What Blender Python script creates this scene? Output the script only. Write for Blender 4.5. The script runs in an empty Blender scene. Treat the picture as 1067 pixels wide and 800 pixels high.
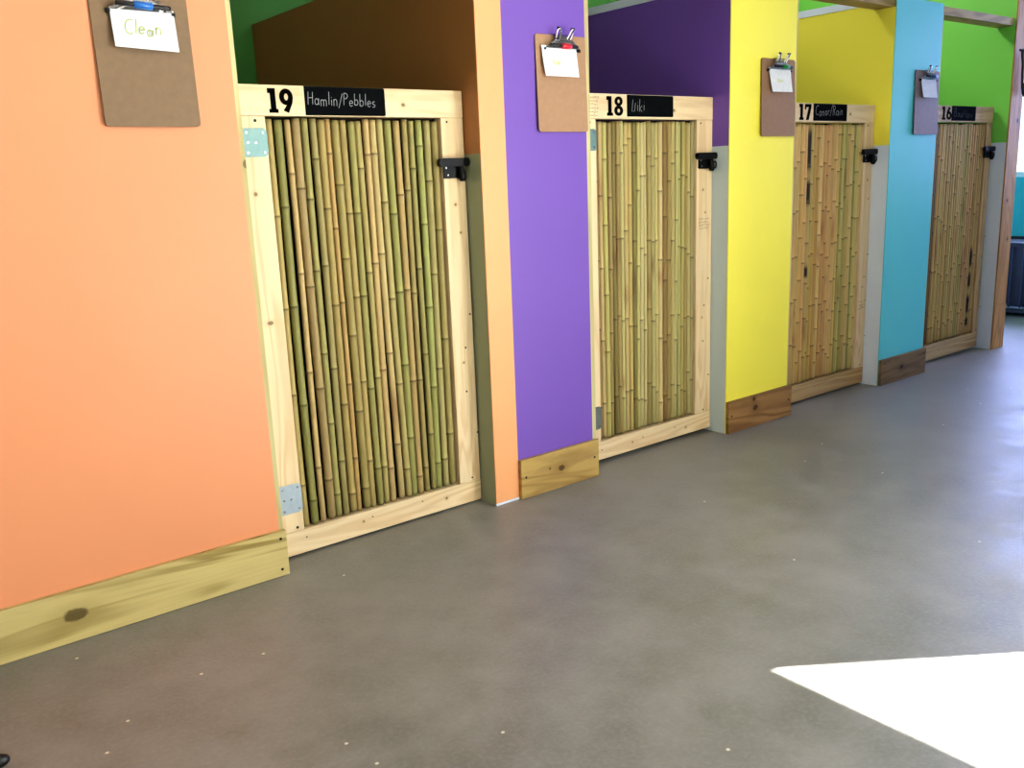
import bpy, bmesh, math, random
from mathutils import Vector, Matrix

random.seed(7)
scene = bpy.context.scene
COL = scene.collection
PI = math.pi

# ------------------------------------------------------------------ colour / nodes
def lin(c):
    c = c / 255.0
    return c / 12.92 if c <= 0.04045 else ((c + 0.055) / 1.055) ** 2.4

def rgb(r, g, b):
    return (lin(r), lin(g), lin(b), 1.0)

class NT:
    """tiny node-tree builder"""
    def __init__(self, name):
        self.m = bpy.data.materials.new(name)
        self.m.use_nodes = True
        self.t = self.m.node_tree
        self.t.nodes.clear()
        self.out = self.n('ShaderNodeOutputMaterial')
        self.b = self.n('ShaderNodeBsdfPrincipled')
        self.link(self.b.outputs[0], self.out.inputs[0])
    def n(self, kind, **kw):
        x = self.t.nodes.new(kind)
        for k, v in kw.items():
            setattr(x, k, v)
        return x
    def link(self, a, b):
        self.t.links.new(a, b)
    def set(self, inp, v):
        if hasattr(v, 'is_output') or isinstance(v, bpy.types.NodeSocket):
            self.link(v, inp)
        else:
            inp.default_value = v
    def math(self, op, a, b=0.0, c=None, clamp=False):
        x = self.n('ShaderNodeMath', operation=op, use_clamp=clamp)
        self.set(x.inputs[0], a); self.set(x.inputs[1], b)
        if c is not None: self.set(x.inputs[2], c)
        return x.outputs[0]
    def mix(self, f, a, b, mode='MIX'):
        x = self.n('ShaderNodeMix', data_type='RGBA', blend_type=mode)
        self.set(x.inputs[0], f); self.set(x.inputs[6], a); self.set(x.inputs[7], b)
        return x.outputs[2]
    def coords(self, scale=(1, 1, 1), loc=(0, 0, 0), kind='Object', rot=(0, 0, 0)):
        tc = self.n('ShaderNodeTexCoord')
        mp = self.n('ShaderNodeMapping')
        mp.inputs['Scale'].default_value = scale
        mp.inputs['Location'].default_value = loc
        mp.inputs['Rotation'].default_value = rot
        self.link(tc.outputs[kind], mp.inputs['Vector'])
        return mp.outputs[0]
    def noise(self, vec, scale, detail=4, rough=0.5, dist=0.0):
        x = self.n('ShaderNodeTexNoise')
        x.inputs['Scale'].default_value = scale
        x.inputs['Detail'].default_value = detail
        x.inputs['Roughness'].default_value = rough
        x.inputs['Distortion'].default_value = dist
        self.link(vec, x.inputs['Vector'])
        return x.outputs['Fac']
    def smooth(self, v, a, b, o0=0.0, o1=1.0):
        x = self.n('ShaderNodeMapRange', interpolation_type='SMOOTHSTEP')
        self.set(x.inputs[0], v)
        x.inputs[1].default_value = a; x.inputs[2].default_value = b
        x.inputs[3].default_value = o0; x.inputs[4].default_value = o1
        return x.outputs[0]
    def bump(self, h, strength=0.2, dist=0.01):
        x = self.n('ShaderNodeBump')
        x.inputs['Strength'].default_value = strength
        x.inputs['Distance'].default_value = dist
        self.link(h, x.inputs['Height'])
        self.link(x.outputs[0], self.b.inputs['Normal'])
    def finish(self, color, rough=0.5, metal=0.0, spec=0.5):
        self.set(self.b.inputs['Base Color'], color)
        self.set(self.b.inputs['Roughness'], rough)
        self.set(self.b.inputs['Metallic'], metal)
        self.b.inputs['Specular IOR Level'].default_value = spec
        return self.m

def paint(name, c, rough=0.45, var=0.05, spec=0.35):
    t = NT(name)
    v = t.coords()
    f = t.noise(v, 2.5, 3)
    a = tuple(x * (1 - var) for x in c[:3]) + (1,)
    b = tuple(min(1, x * (1 + var)) for x in c[:3]) + (1,)
    col = t.mix(f, a, b)
    t.bump(t.noise(v, 260, 2), 0.08, 0.001)
    return t.finish(col, rough, 0, spec)

def plain(name, c, rough=0.5, metal=0.0, spec=0.5):
    t = NT(name)
    f = t.noise(t.coords(), 60, 2)
    col = t.mix(f, tuple(x * 0.88 for x in c[:3]) + (1,), tuple(min(1, x * 1.1) for x in c[:3]) + (1,))
    return t.finish(col, rough, metal, spec)

def wood(name, light, dark, axis='x', grain=1.0, knots=(), rough=0.6, contrast=1.0, seed=0.0, blot=None):
    """pine board: stretched growth rings plus dark knots given as (x, z, radius)"""
    t = NT(name)
    s = {'x': (0.9, 9, 9), 'z': (9, 9, 0.9)}[axis]
    vec = t.coords(tuple(k * grain for k in s), (seed, seed * 1.7, seed * 0.6))
    n1 = t.noise(vec, 1.0, 3, 0.5, 0.6)
    rings = t.math('SINE', t.math('MULTIPLY', n1, 46.0))
    rings = t.math('MULTIPLY_ADD', rings, 0.5, 0.5)
    vf = t.coords(tuple(k * (1 if k < 2 else 14) for k in s), (seed, 0, seed))
    fib = t.noise(vf, 2.0, 3, 0.6)
    f = t.math('MULTIPLY_ADD', t.math('POWER', rings, 2.0), 0.6 * contrast, t.math('MULTIPLY', fib, 0.38 * contrast))
    col = t.mix(f, light, dark)
    big = t.noise(t.coords((1.5, 4, 4) if axis == 'x' else (4, 4, 1.5), (seed * 3, 1, 0)), 1.5, 2)
    col = t.mix(t.smooth(big, 0.35, 0.75, 0.0, 0.55), col, tuple(x * 0.82 for x in light[:3]) + (1,))
    if blot:
        bl = t.noise(t.coords((1, 3, 5), (seed * 5, 0, 2)), 3.0, 4, 0.6)
        col = t.mix(t.smooth(bl, 0.5, 0.7, 0.0, 0.7), col, blot)
    if knots:
        tc = t.n('ShaderNodeTexCoord'); sp = t.n('ShaderNodeSeparateXYZ')
        t.link(tc.outputs['Object'], sp.inputs[0])
        wob = t.math('MULTIPLY', t.math('SUBTRACT', t.noise(tc.outputs['Object'], 60, 2), 0.5), 0.6)
        for kx, kz, kr, *rest in knots:
            ax = rest[0] if rest else 1.0
            dx = t.math('DIVIDE', t.math('SUBTRACT', sp.outputs[0], kx), kr * ax)
            dz = t.math('DIVIDE', t.math('SUBTRACT', sp.outputs[2], kz), kr)
            d = t.math('SQRT', t.math('ADD', t.math('MULTIPLY', dx, dx), t.math('MULTIPLY', dz, dz)))
            d = t.math('ADD', d, wob)
            col = t.mix(t.smooth(d, 3.2, 0.9, 0.0, 0.35), col, dark)
            col = t.mix(t.smooth(d, 1.15, 0.75, 0.0, 0.85), col, tuple(x * 0.30 for x in dark[:3]) + (1,))
    t.bump(fib, 0.12, 0.002)
    return t.finish(col, rough, 0, 0.3)

# ------------------------------------------------------------------ mesh helpers
def obj(name, bm, mats, parent=None, smooth=False, loc=None):
    me = bpy.data.meshes.new(name)
    bmesh.ops.recalc_face_normals(bm, faces=bm.faces[:])
    if smooth:
        for f in bm.faces: f.smooth = True
    bm.to_mesh(me); bm.free()
    for m in (mats if isinstance(mats, (list, tuple)) else [mats]):
        me.materials.append(m)
    o = bpy.data.objects.new(name, me)
    COL.objects.link(o)
    if parent is not None: o.parent = parent
    if loc is not None: o.location = loc
    return o

def box(bm, x0, x1, y0, y1, z0, z1, mat=0, bevel=0.0):
    vs = [bm.verts.new((x, y, z)) for x in (x0, x1) for y in (y0, y1) for z in (z0, z1)]
    idx = [(0, 1, 3, 2), (4, 6, 7, 5), (0, 4, 5, 1), (2, 3, 7, 6), (0, 2, 6, 4), (1, 5, 7, 3)]
    fs = []
    for q in idx:
        f = bm.faces.new([vs[i] for i in q]); f.material_index = mat; fs.append(f)
    if bevel > 0:
        es = list({e for f in fs for e in f.edges})
        bmesh.ops.bevel(bm, geom=es, offset=bevel, segments=2, affect='EDGES', profile=0.7)
    return fs

def BX(*a, **k):
    bm = bmesh.new(); box(bm, *a, **k); return bm

def plate(bm, pts, y0, y1, mat=0):
    """outline (x, z) extruded from y0 (front) to y1"""
    a = [bm.verts.new((x, y0, z)) for x, z in pts]
    b = [bm.verts.new((x, y1, z)) for x, z in pts]
    n = len(pts)
    fs = [bm.faces.new(a), bm.faces.new(b[::-1])]
    for i in range(n):
        fs.append(bm.faces.new((a[i], b[i], b[(i + 1) % n], a[(i + 1) % n])))
    for f in fs: f.material_index = mat
    return fs

def rrect(x0, x1, z0, z1, r=(0, 0, 0, 0), n=6):
    """rounded rectangle, radii bl, br, tr, tl"""
    pts = []
    for (cx, cz, a0, rr) in ((x0 + r[0], z0 + r[0], PI, r[0]), (x1 - r[1], z0 + r[1], 1.5 * PI, r[1]),
                             (x1 - r[2], z1 - r[2], 0, r[2]), (x0 + r[3], z1 - r[3], 0.5 * PI, r[3])):
        if rr <= 0: pts.append((cx, cz)); continue
        for i in range(n + 1):
            a = a0 + 0.5 * PI * i / n
            pts.append((cx + rr * math.cos(a), cz + rr * math.sin(a)))
    return pts

def disc(bm, x, z, r, y0, y1, mat=0, n=14):
    plate(bm, [(x + r * math.cos(2 * PI * i / n), z + r * math.sin(2 * PI * i / n)) for i in range(n)], y0, y1, mat)

def tube(bm, pts, r, seg=8, cap=True, mat=0):
    pts = [Vector(p) for p in pts]
    rs = r if isinstance(r, (list, tuple)) else [r] * len(pts)
    rings = []; ref = None
    for i, p in enumerate(pts):
        d = (pts[min(i + 1, len(pts) - 1)] - pts[max(i - 1, 0)]).normalized()
        if ref is None: ref = Vector((0, 0, 1)) if abs(d.z) < 0.9 else Vector((1, 0, 0))
        u = d.cross(ref).normalized(); v = u.cross(d).normalized(); ref = v
        rings.append([bm.verts.new(p + (u * math.cos(2 * PI * k / seg) + v * math.sin(2 * PI * k / seg)) * rs[i]) for k in range(seg)])
    for a, b in zip(rings, rings[1:]):
        for k in range(seg):
            bm.faces.new((a[k], a[(k + 1) % seg], b[(k + 1) % seg], b[k])).material_index = mat
    if cap:
        bm.faces.new(rings[0]).material_index = mat
        bm.faces.new(rings[-1][::-1]).material_index = mat

def empty(name, label, cat, loc=(0, 0, 0), group=None, rot=(0, 0, 0)):
    o = bpy.data.objects.new(name, None); COL.objects.link(o)
    o.empty_display_size = 0.05
    o.location = loc; o.rotation_euler = rot
    return tag(o, label, cat, group)

def tag(o, label, cat, group=None, kind=None):
    o['label'] = label; o['category'] = cat
    if group: o['group'] = group
    if kind: o['kind'] = kind
    return o

def struct(name, bm, mats, label, cat, smooth=False):
    return tag(obj(name, bm, mats, None, smooth), label, cat, None, 'structure')

# ------------------------------------------------------------------ strokes: lettering
def arc(cx, cy, rx, ry, a0, a1, n=14):
    return [(cx + rx * math.cos(math.radians(a0 + (a1 - a0) * i / n)), cy + ry * math.sin(math.radians(a0 + (a1 - a0) * i / n))) for i in range(n + 1)]

# letters in a cell of x-height 0.55, cap height 1; value = (advance, strokes)
L = {
 'H': (0.62, [[(0.05, 0), (0.07, 1)], [(0.5, 0.02), (0.5, 0.98)], [(0.05, 0.52), (0.52, 0.55)]]),
 'a': (0.52, [arc(0.22, 0.25, 0.18, 0.23, 20, 380), [(0.42, 0.5), (0.40, 0.1), (0.48, 0.02)]]),
 'm': (0.72, [[(0.06, 0), (0.06, 0.5)], [(0.06, 0.36)] + arc(0.2, 0.36, 0.13, 0.14, 160, 0) + [(0.33, 0.0)], [(0.33, 0.36)] + arc(0.47, 0.36, 0.13, 0.14, 160, 0) + [(0.61, 0.0)]]),
 'l': (0.2, [[(0.1, 1.0), (0.1, 0.02)]]),
 'i': (0.2, [[(0.1, 0.5), (0.1, 0.0)], [(0.1, 0.68), (0.115, 0.72)]]),
 'n': (0.48, [[(0.07, 0), (0.06, 0.5)], [(0.06, 0.34)] + arc(0.22, 0.34, 0.15, 0.16, 165, 0) + [(0.38, 0.0)]]),
 '/': (0.42, [[(0.02, -0.12), (0.40, 1.1)]]),
 'P': (0.55, [[(0.08, 0), (0.1, 1)], [(0.1, 0.98)] + arc(0.2, 0.75, 0.26, 0.23, 80, -95)]),
 'e': (0.46, [[(0.05, 0.28), (0.38, 0.30)] + arc(0.22, 0.27, 0.17, 0.24, 8, 320)]),
 'b': (0.5, [[(0.07, 1.0), (0.07, 0.02)], arc(0.24, 0.25, 0.18, 0.24, 160, -160)]),
 's': (0.42, [arc(0.2, 0.39, 0.13, 0.12, 40, 250, 8) + arc(0.19, 0.14, 0.14, 0.13, 80, -140, 8)]),
 'L': (0.55, [[(0.1, 1.0), (0.02, 0.02), (0.34, 0.04), (0.42, 0.72)]]),
 'u': (0.45, [[(0.06, 0.5), (0.07, 0.12)] + arc(0.2, 0.14, 0.13, 0.13, 190, 350) + [(0.34, 0.5), (0.36, 0.0)]]),
 'k': (0.46, [[(0.07, 1.0), (0.07, 0.0)], [(0.38, 0.48), (0.08, 0.22), (0.4, 0.0)]]),
 'C': (0.62, [arc(0.38, 0.5, 0.32, 0.5, 60, 300)]),
 'o': (0.46, [arc(0.22, 0.25, 0.17, 0.24, 90, 450)]),
 'r': (0.36, [[(0.07, 0), (0.06, 0.5)], [(0.06, 0.34)] + arc(0.2, 0.34, 0.14, 0.15, 165, 40)]),
 'R': (0.58, [[(0.08, 0), (0.1, 1)], [(0.1, 0.98)] + arc(0.2, 0.76, 0.24, 0.22, 80, -95), [(0.2, 0.52), (0.5, 0.0)]]),
 'B': (0.58, [[(0.08, 0), (0.1, 1)], [(0.1, 0.98)] + arc(0.2, 0.76, 0.22, 0.22, 80, -90), arc(0.2, 0.27, 0.26, 0.26, 90, -95)]),
 'M': (0.72, [[(0.05, 0), (0.1, 1), (0.32, 0.35), (0.56, 1), (0.62, 0)]]),
 'w': (0.62, [[(0.04, 0.5), (0.16, 0.0), (0.28, 0.4), (0.4, 0.0), (0.54, 0.5)]]),
}

def ribbon(bm, pts, w, y, mat=0):
    pts = [Vector((p[0], p[1])) for p in pts]
    l, r = [], []
    for i, p in enumerate(pts):
        d = pts[min(i + 1, len(pts) - 1)] - pts[max(i - 1, 0)]
        d = d.normalized() if d.length > 0 else Vector((1, 0))
        nn = Vector((-d.y, d.x)) * w * 0.5
        l.append(bm.verts.new((p.x + nn.x, y, p.y + nn.y))); r.append(bm.verts.new((p.x - nn.x, y, p.y - nn.y)))
    for i in range(len(pts) - 1):
        bm.faces.new((l[i], l[i + 1], r[i + 1], r[i])).material_index = mat

def writing(text, x, z, h, w, y, width, jitter=0.03, slant=0.0, seed=1):
    squeeze = width / (h * sum(L[c][0] + 0.06 for c in text))
    rnd = random.Random(seed)
    bm = bmesh.new(); cx = 0.0
    for ch in text:
        adv, strokes = L[ch]
        dz = rnd.uniform(-jitter, jitter) * 2
        sc = 1 + rnd.uniform(-jitter, jitter) * 2
        for s in strokes:
            ribbon(bm, [(x + (cx + (px + slant * pz)) * h * squeeze, z + (pz * sc + dz) * h) for px, pz in s], w, y)
        cx += adv + 0.06
    return bm

def numeral(text, x0, x1, z0, z1, y):
    """heavy slab numerals filling a box"""
    bm = bmesh.new()
    n = len(text); gap = 0.06 * (x1 - x0)
    ws = [0.42 if c == '1' else 0.58 for c in text]
    tot = sum(ws); X = x0
    H = z1 - z0
    for c, wq in zip(text, ws):
        W = (x1 - x0 - gap) * wq / tot
        def P(px, pz): return (X + px * W, z0 + pz * H)
        def poly(ps):
            bm.faces.new([bm.verts.new((a, y, b)) for a, b in [P(*p) for p in ps]])
        def ring(cx, cz, rx, rz, ix, iz, a0=0, a1=360, n=28):
            o1 = arc(cx, cz, rx, rz, a0, a1, n); i1 = arc(cx, cz, ix, iz, a0, a1, n)
            ov = [bm.verts.new((P(*p)[0], y, P(*p)[1])) for p in o1]
            iv = [bm.verts.new((P(*p)[0], y, P(*p)[1])) for p in i1]
            for k in range(n): bm.faces.new((ov[k], ov[k + 1], iv[k + 1], iv[k]))
        if c == '1':
            poly([(0.24, 0.1), (0.78, 0.1), (0.78, 1.0), (0.24, 1.0)])
            poly([(0.06, 0.0), (0.98, 0.0), (0.98, 0.16), (0.06, 0.16)])
            poly([(0.0, 0.80), (0.32, 0.80), (0.32, 1.0), (0.0, 1.0)])
        elif c == '9':
            ring(0.5, 0.66, 0.5, 0.34, 0.14, 0.14)
            poly([(0.62, 0.42), (1.0, 0.62), (0.94, 0.42), (0.62, 0.0), (0.24, 0.10)])
        elif c == '6':
            ring(0.5, 0.33, 0.5, 0.33, 0.14, 0.13)
            poly([(0.38, 0.58), (0.0, 0.38), (0.06, 0.58), (0.38, 1.0), (0.78, 0.90)])
        elif c == '8':
            ring(0.5, 0.27, 0.5, 0.27, 0.14, 0.10)
            ring(0.5, 0.75, 0.45, 0.25, 0.12, 0.09)
        elif c == '7':
            poly([(0.0, 0.80), (1.0, 0.80), (1.0, 1.0), (0.0, 1.0)])
            poly([(0.0, 0.66), (0.22, 0.66), (0.22, 0.82), (0.0, 0.82)])
            poly([(0.20, 0.0), (0.64, 0.0), (1.0, 0.82), (0.58, 0.82)])
        X += W + gap
    return bm

def stamp(x, z, w, h, y, rows, seed):
    """faint printed lumber grade stamp: rows of short illegible dashes"""
    rnd = random.Random(seed); bm = bmesh.new()
    for r in range(rows):
        zz = z + h * (r + 0.5) / rows
        xx = x
        while xx < x + w:
            d = rnd.uniform(0.10, 0.28) * w
            kind = rnd.random()
            if kind < 0.5: ribbon(bm, [(xx, zz), (min(xx + d, x + w), zz)], 0.0022, y)
            else: ribbon(bm, arc(xx + d * 0.5, zz, d * 0.4, h / rows * 0.3, 0, rnd.choice((200, 300, 360)), 8), 0.0018, y)
            xx += d + 0.05 * w
    return bm

# ------------------------------------------------------------------ measured layout (metres)
PITCH = 1.22
YD = 0.0823                           # front face of the gates
X_RIGHT = [-0.003, 1.244, 2.437, 3.642]     # right edge of each front wall panel
X_PART = [0.7690, 1.9985, 3.2010, 4.459]    # left face of the partition right of each gate
GATE_R = [0.7650, 1.9958, 3.1975, 4.434]
ZT = [1.371, 1.3786, 1.3686, 1.3784]
ZB = [0.0077, 0.0166, 0.0107, 0.0156]
ZP = [1.1755, 1.188, 1.180, 1.1836]
ZCAP = [1.796, 1.792, 1.824, None]
HB = [0.1363, 0.142, 0.139, 0.132]
YBACK = 1.637
CEIL = 2.75

# ------------------------------------------------------------------ materials
M = {}
M['orange'] = paint('orange_paint', rgb(224, 153, 110))
M['orange_end'] = paint('light_orange_paint', rgb(240, 174, 120))
M['purple'] = paint('purple_paint', rgb(122, 90, 180))
M['yellow'] = paint('yellow_paint', rgb(250, 241, 92))
M['cyan'] = paint('cyan_paint', rgb(104, 212, 214))
M['green'] = paint('green_paint', rgb(138, 222, 100))
M['deep_green'] = paint('deep_green_paint', rgb(76, 142, 66))
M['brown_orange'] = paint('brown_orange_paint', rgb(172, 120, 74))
M['grey_paint'] = paint('grey_green_paint', rgb(198, 214, 218))
M['grey_sage'] = paint('sage_grey_paint', rgb(150, 158, 132))
M['white_paint'] = paint('white_paint', rgb(226, 238, 255))
M['room_white'] = paint('room_white_paint', rgb(214, 210, 202))
M['teal'] = paint('teal_paint', rgb(70, 186, 206))

def floor_material():
    t = NT('painted_concrete')
    v = t.coords()
    big = t.noise(v, 1.1, 4, 0.55)
    mid = t.noise(v, 7, 5, 0.6)
    fine = t.noise(v, 90, 3, 0.6)
    f = t.math('ADD', t.math('MULTIPLY', big, 0.5), t.math('MULTIPLY', mid, 0.5))
    col = t.mix(t.smooth(f, 0.3, 0.7), rgb(116, 116, 109), rgb(148, 147, 141))
    col = t.mix(t.smooth(fine, 0.4, 0.75, 0, 0.25), col, rgb(160, 157, 156))
    # sparse pale paint flecks
    vo = t.n('ShaderNodeTexVoronoi', voronoi_dimensions='2D'); vo.inputs['Scale'].default_value = 5.5
    t.link(v, vo.inputs['Vector'])
    wn = t.n('ShaderNodeTexWhiteNoise'); t.link(vo.outputs['Color'], wn.inputs['Vector'])
    rare = t.math('GREATER_THAN', wn.outputs['Value'], 0.90)
    spot = t.math('MULTIPLY', t.smooth(vo.outputs['Distance'], 0.028, 0.014), rare)
    col = t.mix(spot, col, rgb(222, 216, 204))
    # scuffs
    sc = t.noise(t.coords((2, 9, 1), rot=(0, 0, 0.7)), 6, 6, 0.75)
    col = t.mix(t.smooth(sc, 0.62, 0.78, 0, 0.35), col, rgb(176, 168, 160))
    t.bump(t.math('ADD', fine, t.math('MULTIPLY', mid, 0.7)), 0.16, 0.004)
    return t.finish(col, t.smooth(mid, 0.3, 0.7, 0.36, 0.5), 0, 0.45)
M['floor'] = floor_material()

PL, PD = rgb(240, 220, 180), rgb(206, 172, 122)
M['pine_rail'] = wood('pale_pine_rail', PL, PD, 'x', 1.0, [(0.545, 1.325, 0.006, 1.3), (0.30, 0.05, 0.004), (0.62, 0.046, 0.005)], seed=1.3, contrast=0.8)
M['pine_stile'] = wood('pale_pine_stile', PL, PD, 'z', 1.0, [(0.05, 1.08, 0.006), (0.055, 0.72, 0.006, 1.6), (0.72, 1.02, 0.005), (0.735, 0.93, 0.004), (0.72, 0.50, 0.004)], seed=3.1, contrast=0.75)
M['pine_strip'] = wood('cut_pine_edge', rgb(214, 208, 156), rgb(176, 160, 104), 'z', 0.6, [(0.0, 1.16, 0.012)], seed=5)
M['pine_tan'] = wood('tan_pine', rgb(206, 178, 128), rgb(160, 126, 78), 'x', 1.0, seed=7.7)
M['pine_tan_v'] = wood('tan_pine_upright', rgb(206, 178, 128), rgb(160, 126, 78), 'z', 1.0, seed=2.2)
M['beam'] = wood('weathered_header_timber', rgb(190, 164, 106), rgb(146, 120, 70), 'x', 0.8, seed=9.0)
M['post'] = wood('brown_post_timber', rgb(204, 154, 90), rgb(146, 98, 54), 'z', 1.0, [(4.51, 0.86, 0.010), (4.56, 1.30, 0.012), (4.55, 0.64, 0.010)], seed=4.2)
M['base0'] = wood('greenish_treated_timber', rgb(212, 196, 134), rgb(150, 130, 72), 'x', 0.9, [(-0.575, 0.072, 0.0165, 1.9)], seed=0.4, contrast=1.25)
M['base1'] = wood('knotty_treated_timber', rgb(198, 170, 104), rgb(138, 106, 54), 'x', 0.8, [(1.055, 0.075, 0.011, 1.3), (1.0, 0.085, 0.004)], seed=2.7, blot=rgb(150, 122, 72))
M['base2'] = wood('brown_treated_timber', rgb(176, 138, 86), rgb(112, 78, 44), 'x', 0.9, [(2.18, 0.085, 0.012, 1.5), (2.17, 0.125, 0.010)], seed=6.5, blot=rgb(128, 96, 56))
M['base3'] = wood('dark_treated_timber', rgb(150, 124, 86), rgb(92, 70, 46), 'x', 0.9, [(3.40, 0.07, 0.012, 1.4)], seed=8.1, blot=rgb(110, 88, 58))
M['black'] = plain('black_metal', (0.004, 0.004, 0.004, 1), 0.4, 0.0, 0.22)
M['chalk_black'] = plain('chalkboard_paint', (0.005, 0.006, 0.007, 1), 0.95, 0, 0.06)
M['number_black'] = plain('number_ink', (0.003, 0.003, 0.003, 1), 0.95, 0, 0.05)
M['chalk'] = plain('white_chalk', rgb(168, 172, 174), 0.9)
M['chalk_dim'] = plain('smudged_chalk', rgb(92, 98, 98), 0.9)
M['stamp_ink'] = plain('grade_stamp_ink', rgb(150, 130, 100), 0.9)
M['galv'] = plain('galvanised_steel', rgb(168, 182, 190), 0.38, 0.55)
M['galv_green'] = plain('green_tinted_steel', rgb(116, 146, 142), 0.45, 0.5)
M['galv_dark'] = plain('dull_steel', rgb(120, 128, 124), 0.45, 0.4)
M['chrome'] = plain('chrome_steel', rgb(215, 215, 215), 0.14, 1.0)
M['screw_dark'] = plain('dark_screw', (0.012, 0.010, 0.008, 1), 0.5, 0.3)
for k, c in enumerate(((134, 112, 86), (172, 138, 108), (150, 120, 92), (136, 116, 106))): M['hardboard%d' % k] = plain('brown_hardboard', rgb(*c), 0.5, 0, 0.25)
M['hardboard_edge'] = plain('dark_hardboard_edge', rgb(86, 66, 48), 0.7)
M['paper'] = plain('white_paper', rgb(232, 236, 240), 0.85, 0, 0.2)
M['lime_ink'] = plain('lime_marker_ink', rgb(168, 184, 84), 0.85)
M['lime_ink_pale'] = plain('pale_lime_marker_ink', rgb(218, 230, 150), 0.85)
M['rubber'] = plain('black_rubber', (0.008, 0.009, 0.009, 1), 0.45)
M['gap_shade'] = plain('gap_shade', rgb(26, 20, 12), 0.95)  # near-black colour standing in for shade in the cane gaps
M['marker_blue'] = plain('blue_plastic', rgb(40, 110, 190), 0.3)
M['marker_red'] = plain('red_plastic', rgb(206, 30, 52), 0.3)
M['marker_green'] = plain('green_plastic', rgb(40, 130, 50), 0.3)
M['marker_navy'] = plain('dusky_blue_plastic', rgb(40, 84, 140), 0.3)
M['strap'] = plain('dark_leather', rgb(58, 46, 38), 0.6)
M['crate'] = plain('black_crate_plastic', (0.010, 0.011, 0.016, 1), 0.4)
M['tray'] = plain('pale_tray', rgb(190, 200, 215), 0.4)
M['steel_bar'] = plain('blue_grey_bar', rgb(58, 66, 86), 0.35, 0.6)

def bamboo_material():
    t = NT('bamboo_cane')
    at = t.n('ShaderNodeAttribute'); at.attribute_name = 'cane'
    v = t.coords((60, 60, 1.2))
    streak = t.noise(v, 1.6, 4, 0.6)
    blot = t.noise(t.coords((14, 14, 5)), 1.5, 4, 0.6)
    col = t.mix(t.smooth(streak, 0.3, 0.75, 0.0, 0.30), at.outputs['Color'], rgb(128, 108, 58))
    col = t.mix(t.smooth(blot, 0.62, 0.8, 0.0, 0.4), col, rgb(122, 94, 52))
    return t.finish(col, 0.45, 0, 0.28)
M['bamboo'] = bamboo_material()

# ------------------------------------------------------------------ setting
bm = bmesh.new(); box(bm, -4.2, 9.5, -6.5, 2.2, -0.06, 0.0)
struct('floor', bm, M['floor'], 'grey-brown painted concrete floor with pale flecks', 'floor')

bm = bmesh.new(); box(bm, -4.2, 2.3, -4.8, 1.75, CEIL, CEIL + 0.06); box(bm, 2.3, 6.72, -1.65, 1.75, CEIL, CEIL + 0.06)
struct('ceiling', bm, M['room_white'], 'white ceiling above the corridor', 'ceiling')
struct('wall_back', BX(-4.0, 6.6, YBACK, YBACK + 0.1, 0, CEIL), M['deep_green'], 'dark green back wall behind the stalls', 'wall')
struct('wall_left', BX(-4.1, -4.0, -4.7, YBACK + 0.1, 0, CEIL), M['room_white'], 'white end wall on the left of the corridor', 'wall')
struct('wall_opposite', BX(-4.0, 2.3, -4.8, -4.7, 0, CEIL), M['room_white'], 'white wall across from the stalls', 'wall')
# wall with the open doorway the sun comes through
bm = bmesh.new()
box(bm, 2.2, 2.3, -2.41, -1.55, 0, CEIL); box(bm, 2.2, 2.3, -4.7, -4.15, 0, CEIL); box(bm, 2.2, 2.3, -4.15, -2.41, 2.03, CEIL)
struct('wall_doorway', bm, M['room_white'], 'white wall with the open sunny doorway', 'wall')
struct('wall_corridor', BX(2.3, 6.6, -1.65, -1.55, 0, CEIL), M['room_white'], 'white wall narrowing the far corridor', 'wall')
# far right wall with a window
bm = bmesh.new()
wy0, wy1, wz0, wz1 = -1.2, 1.35, 0.95, 2.25
box(bm, 6.6, 6.7, -1.65, wy0, 0, CEIL); box(bm, 6.6, 6.7, wy1, YBACK + 0.1, 0, CEIL)
box(bm, 6.6, 6.7, wy0, wy1, 0, wz0); box(bm, 6.6, 6.7, wy0, wy1, wz1, CEIL)
struct('wall_right', bm, M['teal'], 'teal end wall seen past the wooden post', 'wall')
t = NT('window_glass')
tr = t.n('ShaderNodeBsdfTransparent'); gl = t.n('ShaderNodeBsdfGlossy'); mx = t.n('ShaderNodeMixShader')
gl.inputs['Roughness'].default_value = 0.05; mx.inputs[0].default_value = 0.06
t.link(tr.outputs[0], mx.inputs[1]); t.link(gl.outputs[0], mx.inputs[2]); t.link(mx.outputs[0], t.out.inputs[0])
M['glass'] = t.m
bm = bmesh.new()
for a in (wy0, (wy0 + wy1) / 2 - 0.02, wy1 - 0.04): box(bm, 6.60, 6.66, a, a + 0.04, wz0, wz1)
for a in (wz0, wz1 - 0.04): box(bm, 6.605, 6.655, wy0, wy1, a, a + 0.04)
wf = struct('window_1', bm, M['white_paint'], 'bright window in the teal end wall', 'window')
obj('pane', BX(6.628, 6.632, wy0 + 0.04, wy1 - 0.04, wz0 + 0.04, wz1 - 0.04), M['glass'], wf)

struct('sun_block_slab', BX(6.72, 8.9, -3.2, 3.0, 2.36, 2.42), M['room_white'], 'added sun-blocking slab outside the end window, out of view', 'sun blocker')  # added unseen slab, keeps direct sun from entering the end window

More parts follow.
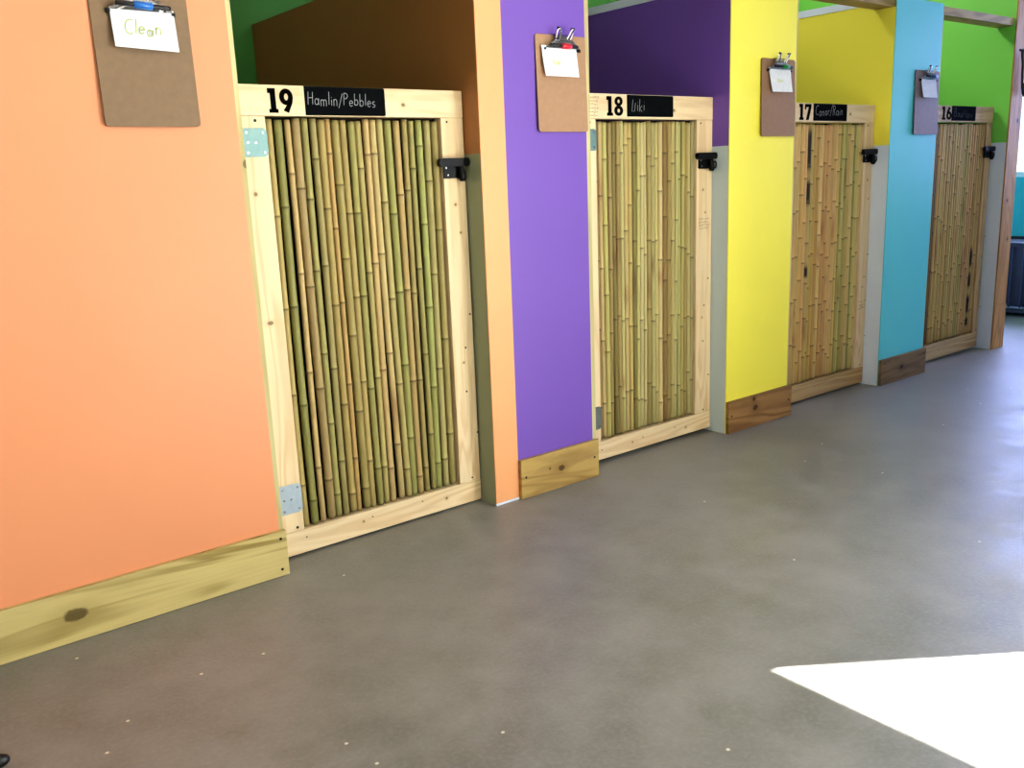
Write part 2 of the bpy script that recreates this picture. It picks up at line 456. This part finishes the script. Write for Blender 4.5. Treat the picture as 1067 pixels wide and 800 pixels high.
# partitions between stalls
def partition(x0, x1, low, high, zp, zcap, label, cap=False, top=None):
    bm = bmesh.new()
    def side(y0, y1, z1):
        a = box(bm, x0, x1, y0, y1, 0, zp, 0); b = box(bm, x0, x1, y0, y1, zp, z1, 1)
    if top: side(0.0125, YBACK, top)
    else:
        side(0.0045, 0.115, 1.80); side(0.115, YBACK, zcap)
        if cap: box(bm, x0 - 0.004, x1 + 0.004, 0.116, YBACK, zcap, zcap + 0.032, 2)
    return struct('wall_partition', bm, [low, high, M['white_paint']], label, 'wall')
partition(-0.45, -0.36, M['grey_sage'], M['deep_green'], 1.18, 1.79, 'stall partition left of gate 19, behind the wide orange wall')
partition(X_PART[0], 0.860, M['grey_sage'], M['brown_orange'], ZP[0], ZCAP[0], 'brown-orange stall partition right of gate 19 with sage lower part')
partition(X_PART[1], 2.09, M['grey_paint'], M['purple'], ZP[1], ZCAP[1], 'purple stall partition right of gate 18 with grey lower part', True)
partition(X_PART[2], 3.29, M['white_paint'], M['yellow'], ZP[2], ZCAP[2], 'yellow stall partition right of gate 17 with white lower part', True)
partition(X_PART[3], 4.56, M['white_paint'], M['green'], ZP[3], None, 'bright green stall partition right of gate 16 with white lower part', False, CEIL)

# front wall panels with their cut timber edge
strips = [0.013, 0.019, 0.010, 0.008]
panel_left = [-4.0, X_PART[0], X_PART[1], X_PART[2]]
pm = ['orange', 'purple', 'yellow', 'cyan']
pl = ['wide orange wall panel left of gate 19', 'purple wall panel with an orange left end between gates 19 and 18',
      'yellow wall panel between gates 18 and 17', 'cyan wall panel between gates 17 and 16']
ptop = [1.90, 1.90, 1.87, 1.845]
for i in range(4):
    bm = bmesh.new(); xr = X_RIGHT[i] - strips[i]
    if i == 1:
        box(bm, X_PART[0], 0.870, 0, 0.004, 0.008, 1.8, 1); box(bm, 0.870, xr, 0, 0.004, 0, 1.8, 0)
        box(bm, X_PART[0], 0.870, 0, 0.0038, 0.0, 0.008, 2)
        # continue to panel top
        box(bm, X_PART[0], 0.870, 0, 0.004, 1.8, ptop[i], 1); box(bm, 0.870, xr, 0, 0.004, 1.8, ptop[i], 0)
        struct('wall_front', bm, [M['purple'], M['orange_end'], M['white_paint']], pl[i], 'wall')
    else:
        box(bm, panel_left[i], xr, 0, 0.004, 0, ptop[i])
        struct('wall_front', bm, M[pm[i]], pl[i], 'wall')
    struct('trim_%d' % (i + 1), BX(xr + 0.0003, X_RIGHT[i], 0.001, 0.079, 0, 1.797), M['pine_strip'],
           'cut timber edge strip on the right of the %s wall panel' % pm[i], 'trim')
struct('trim_5', BX(-4.0, 4.457, 0.020, 0.112, 1.801, 1.840), M['beam'], 'weathered timber header beam running over the stall openings', 'beam')

# baseboards
bx = [(-4.0, X_RIGHT[0] - 0.0), (0.870, 1.240), (1.9985, 2.443), (3.201, 3.645)]
bl = ['long greenish timber baseboard with a big knot under the orange wall', 'knotty timber baseboard under the purple wall panel',
      'brown timber baseboard under the yellow wall panel', 'dark brown timber baseboard under the cyan wall panel']
def screw_bm(x, z, r, y):
    bm = bmesh.new(); disc(bm, x, z, r, y - 0.0012, y, 0, 12); return bm
for i, (a, b) in enumerate(bx):
    o = struct('baseboard_front', BX(a, b, -0.0162, -0.0003, 0.0015, HB[i], bevel=0.0015), M['base%d' % i], bl[i], 'baseboard')
    holes = [(b - 0.018, HB[i] - 0.022), (b - 0.022, 0.022)] if i == 0 else [(b - 0.022, HB[i] * 0.55), (a + 0.02, HB[i] * 0.55)]
    if i == 3: holes = [(b - 0.02, HB[i] - 0.025), (a + 0.03, HB[i] - 0.02)]
    for hx, hz in holes: obj('screw', screw_bm(hx, hz, 0.0042, -0.0162), M['screw_dark'], o)

# end post at the far right
bm = BX(4.459, 4.598, 0.004, 0.012, 0.262, CEIL - 0.002)
struct('trim_6', bm, M['post'], 'brown timber post board at the right end of the stalls', 'post')
struct('trim_7', BX(4.459, 4.600, 0.001, 0.012, 0.0, 0.2605), M['post'], 'short timber block at the foot of the end post', 'trim')

# ------------------------------------------------------------------ bamboo gates
CANES = {
 0: [(0.112, 0.113, 0.0115), (0.14, 0.142, 0.0135), (0.168, 0.173, 0.010), (0.195, 0.2, 0.0145), (0.221, 0.225, 0.0115), (0.247, 0.253, 0.0115), (0.273, 0.276, 0.013), (0.295, 0.298, 0.009),
     (0.318, 0.326, 0.014), (0.342, 0.349, 0.012), (0.369, 0.376, 0.0125), (0.394, 0.4, 0.011), (0.418, 0.424, 0.0115), (0.441, 0.455, 0.012), (0.465, 0.483, 0.012), (0.494, 0.505, 0.014),
     (0.524, 0.531, 0.0125), (0.553, 0.556, 0.0105), (0.578, 0.582, 0.011), (0.606, 0.605, 0.013), (0.635, 0.632, 0.013), (0.663, 0.660, 0.0135)],
}
def even_canes(n, x0, x1, seed, lean):
    rnd = random.Random(seed); ws = [rnd.uniform(0.8, 1.2) for _ in range(n)]
    k = (x1 - x0) / sum(ws); out = []; x = x0
    for w in ws:
        d = w * k; dx = rnd.uniform(-lean, lean)
        out.append((x + d / 2 + dx, x + d / 2 - dx, d / 2 * 1.03)); x += d
    return out
CANES[1] = even_canes(26, 0.129, 0.678, 11, 0.003)
CANES[2] = even_canes(24, 0.104, 0.676, 5, 0.003)
CANES[3] = even_canes(26, 0.085, 0.706, 9, 0.002)

PAL = {
 0: [(178, 164, 112), (164, 152, 98), (184, 164, 112), (174, 162, 106), (166, 154, 100), (170, 160, 106)],
 1: [(192, 180, 120), (176, 166, 108), (206, 192, 136), (160, 146, 92), (188, 176, 118), (198, 184, 124)],
 2: [(208, 178, 116), (192, 160, 98), (216, 190, 132), (200, 168, 108)],
 3: [(192, 166, 100), (172, 146, 84), (200, 174, 110), (182, 158, 96)],
}
ROWS = {}
def cane(i, k, x_top, x_bot, r, z0, z1, y, seed):
    rnd = random.Random(seed)
    bm = bmesh.new()
    lay = bm.verts.layers.float_color.new('cane')
    c = PAL[i][rnd.randrange(len(PAL[i]))]
    if i == 0 and k == 1: c = (140, 136, 88)
    if i == 0 and k in (2, 12, 13): c = (204, 174, 124)
    if i == 3 and k in (3, 4): c = (116, 92, 56)
    if i == 1 and k in (4, 9, 17): c = (136, 118, 70)
    if i == 2 and k >= 16: c = rnd.choice([(170, 164, 96), (188, 178, 110), (156, 150, 88), (206, 192, 124)])
    c = [lin(v * rnd.uniform(0.95, 1.05)) for v in c]
    rings = []                                  # (z, radius scale, colour scale / override)
    z = z0; rings.append((z0, 0.92, 0.6)); rings.append((z0 + 0.01, 1.0, 0.85))
    zn = z0 + rnd.uniform(0.06, 0.2)
    step = rnd.uniform(0.22, 0.32) if i != 2 else rnd.uniform(0.15, 0.22)
    while zn < z1 - 0.03:
        rings += [(zn - 0.02, 0.985, 1.0), (zn - 0.006, 1.06, 0.9), (zn - 0.002, 1.14, 0.55), (zn + 0.001, 1.13, 0.34), (zn + 0.004, 1.04, 1.16), (zn + 0.02, 0.97, 1.08), (zn + step * 0.5, 0.985, 1.0)]
        zn += step * rnd.uniform(0.92, 1.12)
    rings += [(z1 - 0.012, 1.0, 0.95), (z1, 0.96, 0.7)]
    rings = sorted((q for q in rings if z0 <= q[0] <= z1), key=lambda q: q[0])
    bend = rnd.uniform(-0.002, 0.002); ph = rnd.uniform(0, 6)
    seg = 12; prev = None; tone_drift = rnd.uniform(-0.08, 0.08)  # includes a random tone change along the cane's length
    burn = (i == 2 and k == 5) or (i == 3 and k == len(CANES[3]) - 3)
    stain = rnd.random() < 0.25; sz = rnd.uniform(z0 + 0.2, z1 - 0.2); sw = rnd.uniform(0.03, 0.09)
    for z, rs, cs in rings if not (burn or stain) else densify(rings):
        u = (z - z0) / (z1 - z0)
        x = x_bot + (x_top - x_bot) * u + bend * math.sin(u * 5 + ph)
        ring = []
        for s in range(seg):
            a = 2 * PI * s / seg
            vtx = bm.verts.new((x + r * rs * math.cos(a), y + r * rs * math.sin(a), z))
            f = cs * (1 + tone_drift * (u - 0.5))
            cc = [c[0] * f, c[1] * f, c[2] * f]
            if stain:
                w = math.exp(-((z - sz) / sw) ** 2) * 0.4
                cc = [cc[0] * (1 - w * 0.7), cc[1] * (1 - w), cc[2] * (1 - w)]
            if burn:
                for bz, bw in (((1.17, 0.085), (0.98, 0.05), (0.62, 0.025)) if i == 2 else ((0.55, 0.05), (0.42, 0.04), (0.28, 0.05), (0.18, 0.025))):
                    w = min(1, 1.4 * math.exp(-((z - bz) / bw) ** 4))
                    cc = [v * (1 - w * 0.97) for v in cc]
            vtx[lay] = (cc[0], cc[1], cc[2], 1)
            ring.append(vtx)
        if prev:
            for s in range(seg): bm.faces.new((prev[s], prev[(s + 1) % seg], ring[(s + 1) % seg], ring[s]))
        else: bm.faces.new(ring[::-1])
        prev = ring
    bm.faces.new(prev)
    return bm
def densify(rings):
    out = []
    for a, b in zip(rings, rings[1:]):
        n = max(1, int((b[0] - a[0]) / 0.015))
        for j in range(n):
            t = j / n
            out.append((a[0] + (b[0] - a[0]) * t, a[1] + (b[1] - a[1]) * t, a[2] + (b[2] - a[2]) * t))
    return out + [rings[-1]]

GL = ['wooden stall gate filled with spaced bamboo, numbered 19, between orange walls',
      'wooden stall gate filled with tight bamboo, numbered 18, right of the purple wall',
      'wooden stall gate of tan and olive bamboo with a charred cane, numbered 17',
      'wooden stall gate of narrow brownish bamboo, numbered 16, nearest the end post']
NUM = ['19', '18', '17', '16']
NUMBOX = [(0.111, 0.186, 1.297, 1.362), (0.183, 0.268, 1.302, 1.370), (0.140, 0.232, 1.296, 1.364), (0.186, 0.290, 1.306, 1.372)]
BOARD = [(0.221, 0.482, 1.2915, ZT[0] - 0.0005), (0.288, 0.540, 1.300, ZT[1] - 0.0015), (0.248, 0.516, 1.293, ZT[2] - 0.001), (0.290, 0.560, 1.302, ZT[3] - 0.0005)]
NAME = [('Hamlin/Pebbles', 0.229, 1.3185, 0.034, 0.222, 'chalk', 0.0016), ('Liki', 0.312, 1.320, 0.042, 0.072, 'chalk', 0.0017),
        ('Conor/Rain', 0.262, 1.316, 0.042, 0.222, 'chalk', 0.0019), ('BauMow', 0.312, 1.320, 0.042, 0.215, 'chalk_dim', 0.0020)]
STILE_L = [0.0985, 0.129, 0.104, 0.085]      # inner edge of the left stile
STILE_R = [0.680, 0.680, 0.678, 0.708]       # inner edge of the right stile
ZJB = [0.0815, 0.090, 0.092, 0.104]
ZJT = [1.2883, 1.2905, 1.286, 1.294]

def latch(parent, x, z, ring):
    """sliding gate latch: slotted bar, mounting plate, bolt knob and two bright screws"""
    bm = bmesh.new()
    plate(bm, rrect(x + 0.026, x + 0.083, z - 0.062, z - 0.004, (0.004,) * 4, 4), YD - 0.006, YD)
    o = obj('latch', bm, M['black'], parent)
    bm = bmesh.new(); plate(bm, rrect(x, x + 0.116, z - 0.026, z, (0.011,) * 4, 6), YD - 0.024, YD - 0.0065)
    obj('latch_bar', bm, M['black'], o)
    bm = bmesh.new()
    tube(bm, [(x + 0.086, YD - 0.012, z - 0.020), (x + 0.088, YD - 0.016, z - 0.045), (x + 0.088, YD - 0.018, z - 0.062), (x + 0.088, YD - 0.018, z - 0.072)], [0.010, 0.011, 0.012, 0.008], 12)
    obj('latch_knob', bm, M['black'], o, True)
    if ring:
        bm = bmesh.new()
        tube(bm, [(x + 0.105 + 0.011 * math.cos(a * PI / 8), YD - 0.018, z - 0.048 + 0.013 * math.sin(a * PI / 8)) for a in range(17)], 0.003, 8, False)
        obj('latch_ring', bm, M['black'], o, True)
    for sx, sz in ((0.040, -0.052), (0.034, -0.030)):
        bm = bmesh.new(); disc(bm, x + sx, z + sz, 0.003, YD - 0.0075, YD - 0.006); obj('screw', bm, M['chrome'], o)

def gate_hinge(parent, x0, x1, z0, z1, mat):
    bm = bmesh.new(); plate(bm, rrect(x0, x1, z0, z1, (0.004, 0.014, 0.014, 0.004), 6), YD - 0.0026, YD)
    o = obj('hinge_plate', bm, mat, parent)
    cx, cz = (x0 + x1) / 2, (z0 + z1) / 2
    for sx, sz in ((x0 + 0.010, z0 + 0.011), (x0 + 0.010, z1 - 0.011), (x1 - 0.012, z0 + 0.012), (x1 - 0.012, z1 - 0.012), (cx, cz), (x0 + 0.012, cz)):
        bm = bmesh.new(); disc(bm, sx, sz, 0.0036, YD - 0.0038, YD - 0.0026); obj('screw', bm, M['chrome'], o)

for i in range(4):
    ox = i * PITCH
    root = empty('bamboo_gate', GL[i], 'gate', (ox, 0, 0), 'numbered bamboo stall gates')
    xl = X_RIGHT[i] - ox + 0.006; xr = GATE_R[i] - ox
    rail, stile = ('pine_rail', 'pine_stile') if i < 2 else ('pine_tan', 'pine_tan_v' if i == 3 else 'pine_stile')
    y0, y1 = YD, YD + 0.038
    tr_ = obj('top_rail', BX(xl, xr, y0, y1, ZJT[i] + 0.0008, ZT[i], bevel=0.0018), M['pine_rail' if i < 3 else 'pine_tan'], root)
    br_ = obj('bottom_rail', BX(xl, xr, y0, y1, ZB[i], ZJB[i] - 0.0008, bevel=0.0018), M[rail], root)
    sl = obj('stile', BX(xl + 0.001, STILE_L[i], y0 + 0.0006, y1, ZJB[i], ZJT[i], bevel=0.0015), M[stile], root)
    sr = obj('stile', BX(STILE_R[i], xr - 0.001, y0 + 0.0006, y1, ZJB[i], ZJT[i], bevel=0.0015), M[stile], root)
    obj('gap_shade_sheet', BX(STILE_L[i] + 0.001, STILE_R[i] - 0.001, y1 - 0.003, y1, ZJB[i] + 0.001, ZJT[i] - 0.001), M['gap_shade'], root)  # added dark sheet, imitates the shade seen between the canes
    # lettering on the top rail
    obj('gate_number', numeral(NUM[i], *NUMBOX[i], y0 - 0.0006), M['number_black'], root)
    bm = bmesh.new(); b = BOARD[i]
    plate(bm, rrect(b[0], b[1], b[2], b[3], (0.001, 0.006, 0.006, 0.001), 5), y0 - 0.0006, y0)
    cb = obj('name_board', bm, M['chalk_black'], root)
    nm, nx, nz, nh, nsq, mat, nw = NAME[i]
    obj('chalk_name', writing(nm, nx, nz, nh, nw, y0 - 0.0011, nsq, 0.04, 0.06, 20 + i), M[mat], cb)
    # grade stamps on the raw timber
    if i == 1:
        obj('grade_stamp', stamp(0.095, 1.296, 0.045, 0.075, y0 - 0.0005, 6, 3), M['stamp_ink'], tr_)
        obj('grade_stamp', stamp(0.695, 0.86, 0.055, 0.05, y0 - 0.0002, 4, 4), M['stamp_ink'], sr)
    if i == 2: obj('grade_stamp', stamp(0.69, 0.385, 0.06, 0.05, y0 - 0.0002, 3, 5), M['stamp_ink'], sr)
    if i == 3: obj('grade_stamp', stamp(0.60, 1.30, 0.045, 0.07, y0 - 0.0005, 4, 6), M['stamp_ink'], tr_)
    # countersunk screws
    pts = [(STILE_R[i] + 0.022, ZJT[i] - 0.012), (STILE_R[i] + 0.05, ZJB[i] + 0.012), (STILE_R[i] + 0.045, 0.40), (STILE_R[i] + 0.05, 0.55), (STILE_R[i] + 0.075, 0.66), (STILE_R[i] + 0.082, 0.25)]
    for p in pts: obj('screw', screw_bm(p[0], p[1], 0.0032, y0 + 0.0004), M['screw_dark'], sr)
    for p in ((STILE_L[i] - 0.03, ZJT[i] - 0.012), (STILE_L[i] - 0.022, ZJB[i] + 0.012)): obj('screw', screw_bm(p[0], p[1], 0.0042, y0 + 0.0004), M['screw_dark'], sl)
    for p in ((0.10, 0.055), (0.33, 0.058), (0.52, 0.06)): obj('screw', screw_bm(p[0] + xl, p[1], 0.0022, y0 - 0.0001), M['screw_dark'], br_)
    # hinge plates
    top_m = [M['galv_green'], M['galv_green'], M['galv_dark'], M['galv_dark']][i]
    hx = 0.0 if i == 0 else STILE_L[i] - 0.0985
    gate_hinge(root, 0.029 + hx, 0.0988 + hx, 1.180, 1.256, top_m)
    gate_hinge(root, 0.029 + hx, 0.0988 + hx, 0.142, 0.232, M['galv'] if i == 0 else M['galv_dark'])
    latch(root, xr - 0.1135, 1.165, i != 0)
    # canes
    for k, (xt, xb, r) in enumerate(CANES[i]):
        rr = min(r, 0.0145) * (0.89, 0.90, 0.93, 0.93)[i]
        zt = ZJT[i] - random.uniform(0.004, 0.012); zb = ZJB[i] + random.uniform(0.002, 0.007)
        o = obj('bamboo_pole', cane(i, k, xt, xb, rr, zb, zt, YD + 0.0185, 1000 * i + k), M['bamboo'], root, True)

# ------------------------------------------------------------------ clipboards with their notes and markers
def clipboard(i, x0, z0, w, h, wall, label):
    root = empty('clipboard', label, 'clipboard', (x0 + w / 2, -0.0084, z0), 'clipboards hung beside the gates', (-0.026, 0.0, 0))
    bm = bmesh.new(); pts = rrect(-w / 2, w / 2, 0, h, (0.010,) * 4, 6)
    fs = plate(bm, pts, -0.0035, 0.0)
    for f in fs[2:]: f.material_index = 1
    obj('board', bm, [M['hardboard%d' % i], M['hardboard_edge']], root)
    # spring clip: jaw, arched plate, two lever loops, rubber corners
    zj = h - 0.045
    bm = bmesh.new()
    prof = [(-0.0045, 0.0), (-0.014, 0.004), (-0.019, 0.013), (-0.019, 0.026), (-0.013, 0.040), (-0.0045, 0.048)]
    ws = [0.075, 0.073, 0.060, 0.042, 0.034, 0.034]
    rows = []
    for (py, pz), hw in zip(prof, ws):
        rows.append([bm.verts.new((hw * s, py, zj + pz)) for s in (-1, -0.5, 0, 0.5, 1)])
    for a, b in zip(rows, rows[1:]):
        for q in range(4): bm.faces.new((a[q], a[q + 1], b[q + 1], b[q]))
    bmesh.ops.solidify(bm, geom=bm.faces[:], thickness=0.0012)
    c = obj('clip', bm, M['chrome'], root, True)
    bm = bmesh.new(); tube(bm, [(-0.073, -0.0075, zj), (0.073, -0.0075, zj)], 0.0036, 10); obj('clip_jaw', bm, M['chrome'], c, True)
    for s in (-1, 1):
        bm = bmesh.new(); tube(bm, [(s * 0.071, -0.008, zj), (s * 0.080, -0.008, zj - 0.001)], [0.0052, 0.0058], 10); obj('rubber_corner', bm, M['rubber'], c, True)
        bm = bmesh.new()
        tube(bm, [(s * 0.012, -0.012, zj + 0.022), (s * 0.016, -0.020, zj + 0.034), (s * 0.022, -0.030, zj + 0.052), (s * 0.027, -0.034, zj + 0.060),
                  (s * 0.033, -0.033, zj + 0.060), (s * 0.035, -0.027, zj + 0.050), (s * 0.032, -0.018, zj + 0.034), (s * 0.028, -0.012, zj + 0.022)], 0.0034, 8)
        obj('lever_loop', bm, M['chrome'], c, True)
        bm = bmesh.new(); tube(bm, [(s * 0.024, -0.0315, zj + 0.060), (s * 0.036, -0.0335, zj + 0.0615)], 0.0042, 8); obj('loop_tip', bm, M['rubber'], c, True)
    bm = bmesh.new(); disc(bm, 0, zj + 0.034, 0.006, -0.0135, -0.0108, 0, 12); obj('rivet', bm, M['chrome'], c)
    return root, zj

def note(corners, text, tx, tz, th, mat, tw, label, sq=0.1, y=-0.0185):
    """sheet of paper with gently curled lower edge; corners tl, tr, br, bl as (x, z)"""
    tl, tr, br, bl_ = [Vector(c) for c in corners]
    root = empty('paper_note', label, 'paper', (tl.x, y, bl_.y), 'paper notes on the clipboards')
    bm = bmesh.new(); n, m_ = 8, 8; grid = []
    def yy(u, v): return 0.006 * (1 - v) - 0.006 * v * v * (0.4 + 0.6 * (1 - u)) - 0.0002
    for a in range(n + 1):
        v = a / n; row = []
        for b in range(m_ + 1):
            u = b / m_
            p = tl.lerp(tr, u).lerp(bl_.lerp(br, u), v)
            row.append(bm.verts.new((p.x - tl.x, yy(u, v), p.y - bl_.y)))
        grid.append(row)
    for a in range(n):
        for b in range(m_): bm.faces.new((grid[a][b], grid[a][b + 1], grid[a + 1][b + 1], grid[a + 1][b]))
    obj('sheet', bm, M['paper'], root, True)
    if text:
        obj('handwriting', writing(text, tx - tl.x, tz - bl_.y, th, tw, -0.0048, sq, 0.05, 0.08, len(text)), M[mat], root)
    return root

def marker(x0, x1, z0, z1, y, mat, frac, label, r=0.0058):
    mid = Vector(((x0 + x1) / 2, y, (z0 + z1) / 2))
    root = empty('marker_pen', label, 'marker', mid, 'markers tucked under the clips')
    d = Vector((x1 - x0, 0, z1 - z0)); hl = d.length / 2; d.normalize()
    def at(t): return d * (hl * t)
    bm = bmesh.new(); tube(bm, [at(-1), at(-0.97), at(-0.3), at(0.9), at(1)], [r * 0.6, r * 0.95, r, r, r * 0.7], 12); obj('barrel', bm, M['rubber'], root, True)
    a, b = frac
    bm = bmesh.new(); tube(bm, [at(a), at(a + 0.03), at(b - 0.03), at(b)], [r * 1.1, r * 1.5, r * 1.5, r * 1.1], 14); obj('coloured_cap', bm, M[mat], root, True)
    return root

clips = [(0, -0.345, 1.253, 0.2285, 0.308, 'orange', 'large-looking brown clipboard with the Clean note on the orange wall'),
         (1, 1.003, 1.240, 0.2195, 0.306, 'purple', 'brown clipboard hung on the purple wall beside gate 18'),
         (2, 2.187, 1.222, 0.2285, 0.305, 'yellow', 'brown clipboard hung on the yellow wall beside gate 17'),
         (3, 3.394, 1.227, 0.2315, 0.301, 'cyan', 'grey-brown clipboard hung on the cyan wall beside gate 16')]
for c in clips: clipboard(*c)
note([(-0.303, 1.524), (-0.154, 1.524), (-0.153, 1.428), (-0.303, 1.434)], 'Clean', -0.279, 1.463, 0.031, 'lime_ink', 0.0026, 'white note reading Clean on the orange wall clipboard', 0.090)
note([(1.021, 1.511), (1.173, 1.511), (1.178, 1.415), (1.028, 1.415)], 'Luki', 1.061, 1.452, 0.020, 'lime_ink_pale', 0.0034, 'white note with a lime scribble on the purple wall clipboard', 0.040)
note([(2.226, 1.491), (2.372, 1.491), (2.379, 1.398), (2.238, 1.396)], 'Rain', 2.274, 1.435, 0.014, 'lime_ink_pale', 0.0026, 'white note with a faint scribble on the yellow wall clipboard', 0.034)
note([(3.433, 1.493), (3.578, 1.493), (3.586, 1.401), (3.444, 1.400)], None, 0, 0, 0, None, 0, 'white blank-looking note on the cyan wall clipboard')
marker(-0.293, -0.166, 1.531, 1.5255, -0.030, 'marker_blue', (-0.36, 0.34), 'black marker with blue cap on the orange wall clipboard')
marker(1.046, 1.166, 1.5095, 1.5085, -0.030, 'marker_red', (-0.2, 0.5), 'black marker with red cap on the purple wall clipboard')
marker(2.240, 2.360, 1.496, 1.493, -0.030, 'marker_green', (-0.15, 0.6), 'black marker with green cap on the yellow wall clipboard')
marker(3.450, 3.572, 1.5, 1.498, -0.030, 'marker_navy', (-0.1, 0.6), 'black marker with dusky blue cap on the cyan wall clipboard')

# ------------------------------------------------------------------ odds and ends
# leash looped on the end post
bm = bmesh.new()
tube(bm, [(4.470, -0.013, 1.672), (4.476, -0.026, 1.668), (4.49, -0.022, 1.65), (4.512, -0.020, 1.60), (4.516, -0.020, 1.54), (4.53, -0.020, 1.47), (4.55, -0.020, 1.44), (4.572, -0.020, 1.47), (4.576, -0.020, 1.55), (4.55, -0.021, 1.63), (4.50, -0.023, 1.668), (4.478, -0.027, 1.670)], 0.007, 8)
st = tag(obj('leash', bm, M['strap'], None, True), 'dark looped strap hanging on the end post at the right edge', 'leash')
bm = bmesh.new(); tube(bm, [(4.532, -0.024, 1.50), (4.536, -0.026, 1.47), (4.545, -0.026, 1.445), (4.552, -0.024, 1.43)], [0.008, 0.014, 0.014, 0.008], 10); obj('leash_clip', bm, M['steel_bar'], st, True)
# black crate beyond the post
cr = empty('pet_crate', 'black barred crate on the floor beyond the end post', 'crate', (6.0, 0.35, 0))
bm = bmesh.new()
for cx in (-0.3, 0.27):
    for cy in (-0.5, 0.47): box(bm, cx, cx + 0.03, cy, cy + 0.03, 0.0, 0.52)
for z in (0.03, 0.49):
    box(bm, -0.3, 0.3, -0.5, -0.47, z, z + 0.03); box(bm, -0.3, 0.3, 0.47, 0.5, z, z + 0.03); box(bm, -0.3, -0.27, -0.47, 0.47, z, z + 0.03); box(bm, 0.27, 0.3, -0.47, 0.47, z, z + 0.03)
obj('frame', bm, M['crate'], cr)
bm = bmesh.new()
for k in range(12): tube(bm, [(-0.285, -0.42 + k * 0.075, 0.05), (-0.285, -0.42 + k * 0.075, 0.50)], 0.004, 6)
for k in range(8): tube(bm, [(-0.24 + k * 0.07, -0.485, 0.05), (-0.24 + k * 0.07, -0.485, 0.50)], 0.004, 6)
obj('bars', bm, M['steel_bar'], cr)
bm = bmesh.new(); box(bm, -0.262, 0.262, -0.462, 0.462, 0.035, 0.065); obj('tray', bm, M['tray'], cr)
bm = bmesh.new(); box(bm, -0.262, 0.262, -0.46, 0.46, 0.48, 0.50); box(bm, 0.25, 0.265, -0.46, 0.46, 0.07, 0.48); box(bm, -0.262, -0.25, -0.46, 0.445, 0.075, 0.48); box(bm, -0.25, 0.25, 0.445, 0.46, 0.07, 0.48); obj('cover', bm, M['crate'], cr)
# black rounded thing entering at the lower left
bm = bmesh.new()
pts = [(-1.25, -0.40, 0.016), (-1.05, -0.43, 0.016), (-0.90, -0.452, 0.016), (-0.845, -0.461, 0.016), (-0.825, -0.464, 0.0155), (-0.815, -0.466, 0.015), (-0.810, -0.467, 0.014)]
tube(bm, pts, [0.0155, 0.0155, 0.0155, 0.0155, 0.014, 0.010, 0.004], 14)
tag(obj('rubber_hose', bm, M['rubber'], None, True), 'black rounded hose-like end lying on the floor at the lower left', 'hose')

# ------------------------------------------------------------------ light
def lamp(name, kind, loc, direction, energy, color=(1, 1, 1), **kw):
    d = bpy.data.lights.new(name, kind); d.energy = energy; d.color = color
    for k, v in kw.items(): setattr(d, k, v)
    o = bpy.data.objects.new(name, d); COL.objects.link(o); o.location = loc
    o.rotation_euler = Vector(direction).to_track_quat('-Z', 'Y').to_euler()
    return o
lamp('sun', 'SUN', (8, -7, 8), (-0.815, 0.58, -0.967), 130.0, (1.0, 0.985, 0.96), angle=math.radians(0.6))
lamp('doorway_daylight', 'AREA', (2.19, -3.28, 1.02), (-1, 0, 0), 105, (0.88, 0.94, 1.0), shape='RECTANGLE', size=1.7, size_y=2.0)
lamp('window_daylight', 'AREA', (6.58, 0.1, 1.6), (-1, 0, -0.1), 135, (0.38, 0.46, 1.0), shape='RECTANGLE', size=2.4, size_y=1.25)
lamp('stall_ceiling_and_fill', 'AREA', (3.36, 0.85, 2.64), (0.6, 0.0, -1), 10, (1.0, 0.97, 0.92), shape='DISK', size=0.35)
lamp('stall_ceiling_and_fill', 'AREA', (2.30, 0.75, 2.64), (0.5, 0.0, -1), 6, (1.0, 0.97, 0.92), shape='DISK', size=0.35)  # added fill lamp, brightens the yellow partition of stall seventeen
lamp('room_fill', 'AREA', (-1.2, -4.4, 1.9), (0.1, 1, -0.15), 24, (1.0, 0.97, 0.93), shape='RECTANGLE', size=3.5, size_y=1.2)  # added soft fill from behind the camera, no fixture there

w = bpy.data.worlds.new('World'); scene.world = w; w.use_nodes = True
bg = w.node_tree.nodes['Background']
bg.inputs[0].default_value = (0.70, 0.83, 1.0, 1); bg.inputs[1].default_value = 2.0

# ------------------------------------------------------------------ camera
cam = bpy.data.cameras.new('camera'); co = bpy.data.objects.new('camera', cam); COL.objects.link(co)
cam.sensor_width = 36.0; cam.lens = 36.0 * 939.01 / 1067.0; cam.clip_start = 0.05
fwd = Vector((0.60105854, 0.76764107, -0.22238664)); right = Vector((0.7812149, -0.6230325, -0.03916355)); up = Vector((0.16861765, 0.15019217, 0.97417165))
R = Matrix(((right.x, up.x, -fwd.x), (right.y, up.y, -fwd.y), (right.z, up.z, -fwd.z)))
co.matrix_world = Matrix.Translation((-0.98128, -2.34706, 1.09573)) @ R.to_4x4()
scene.camera = co

scene.view_settings.view_transform = 'Standard'
scene.view_settings.look = 'Medium High Contrast'
scene.view_settings.exposure = -0.12
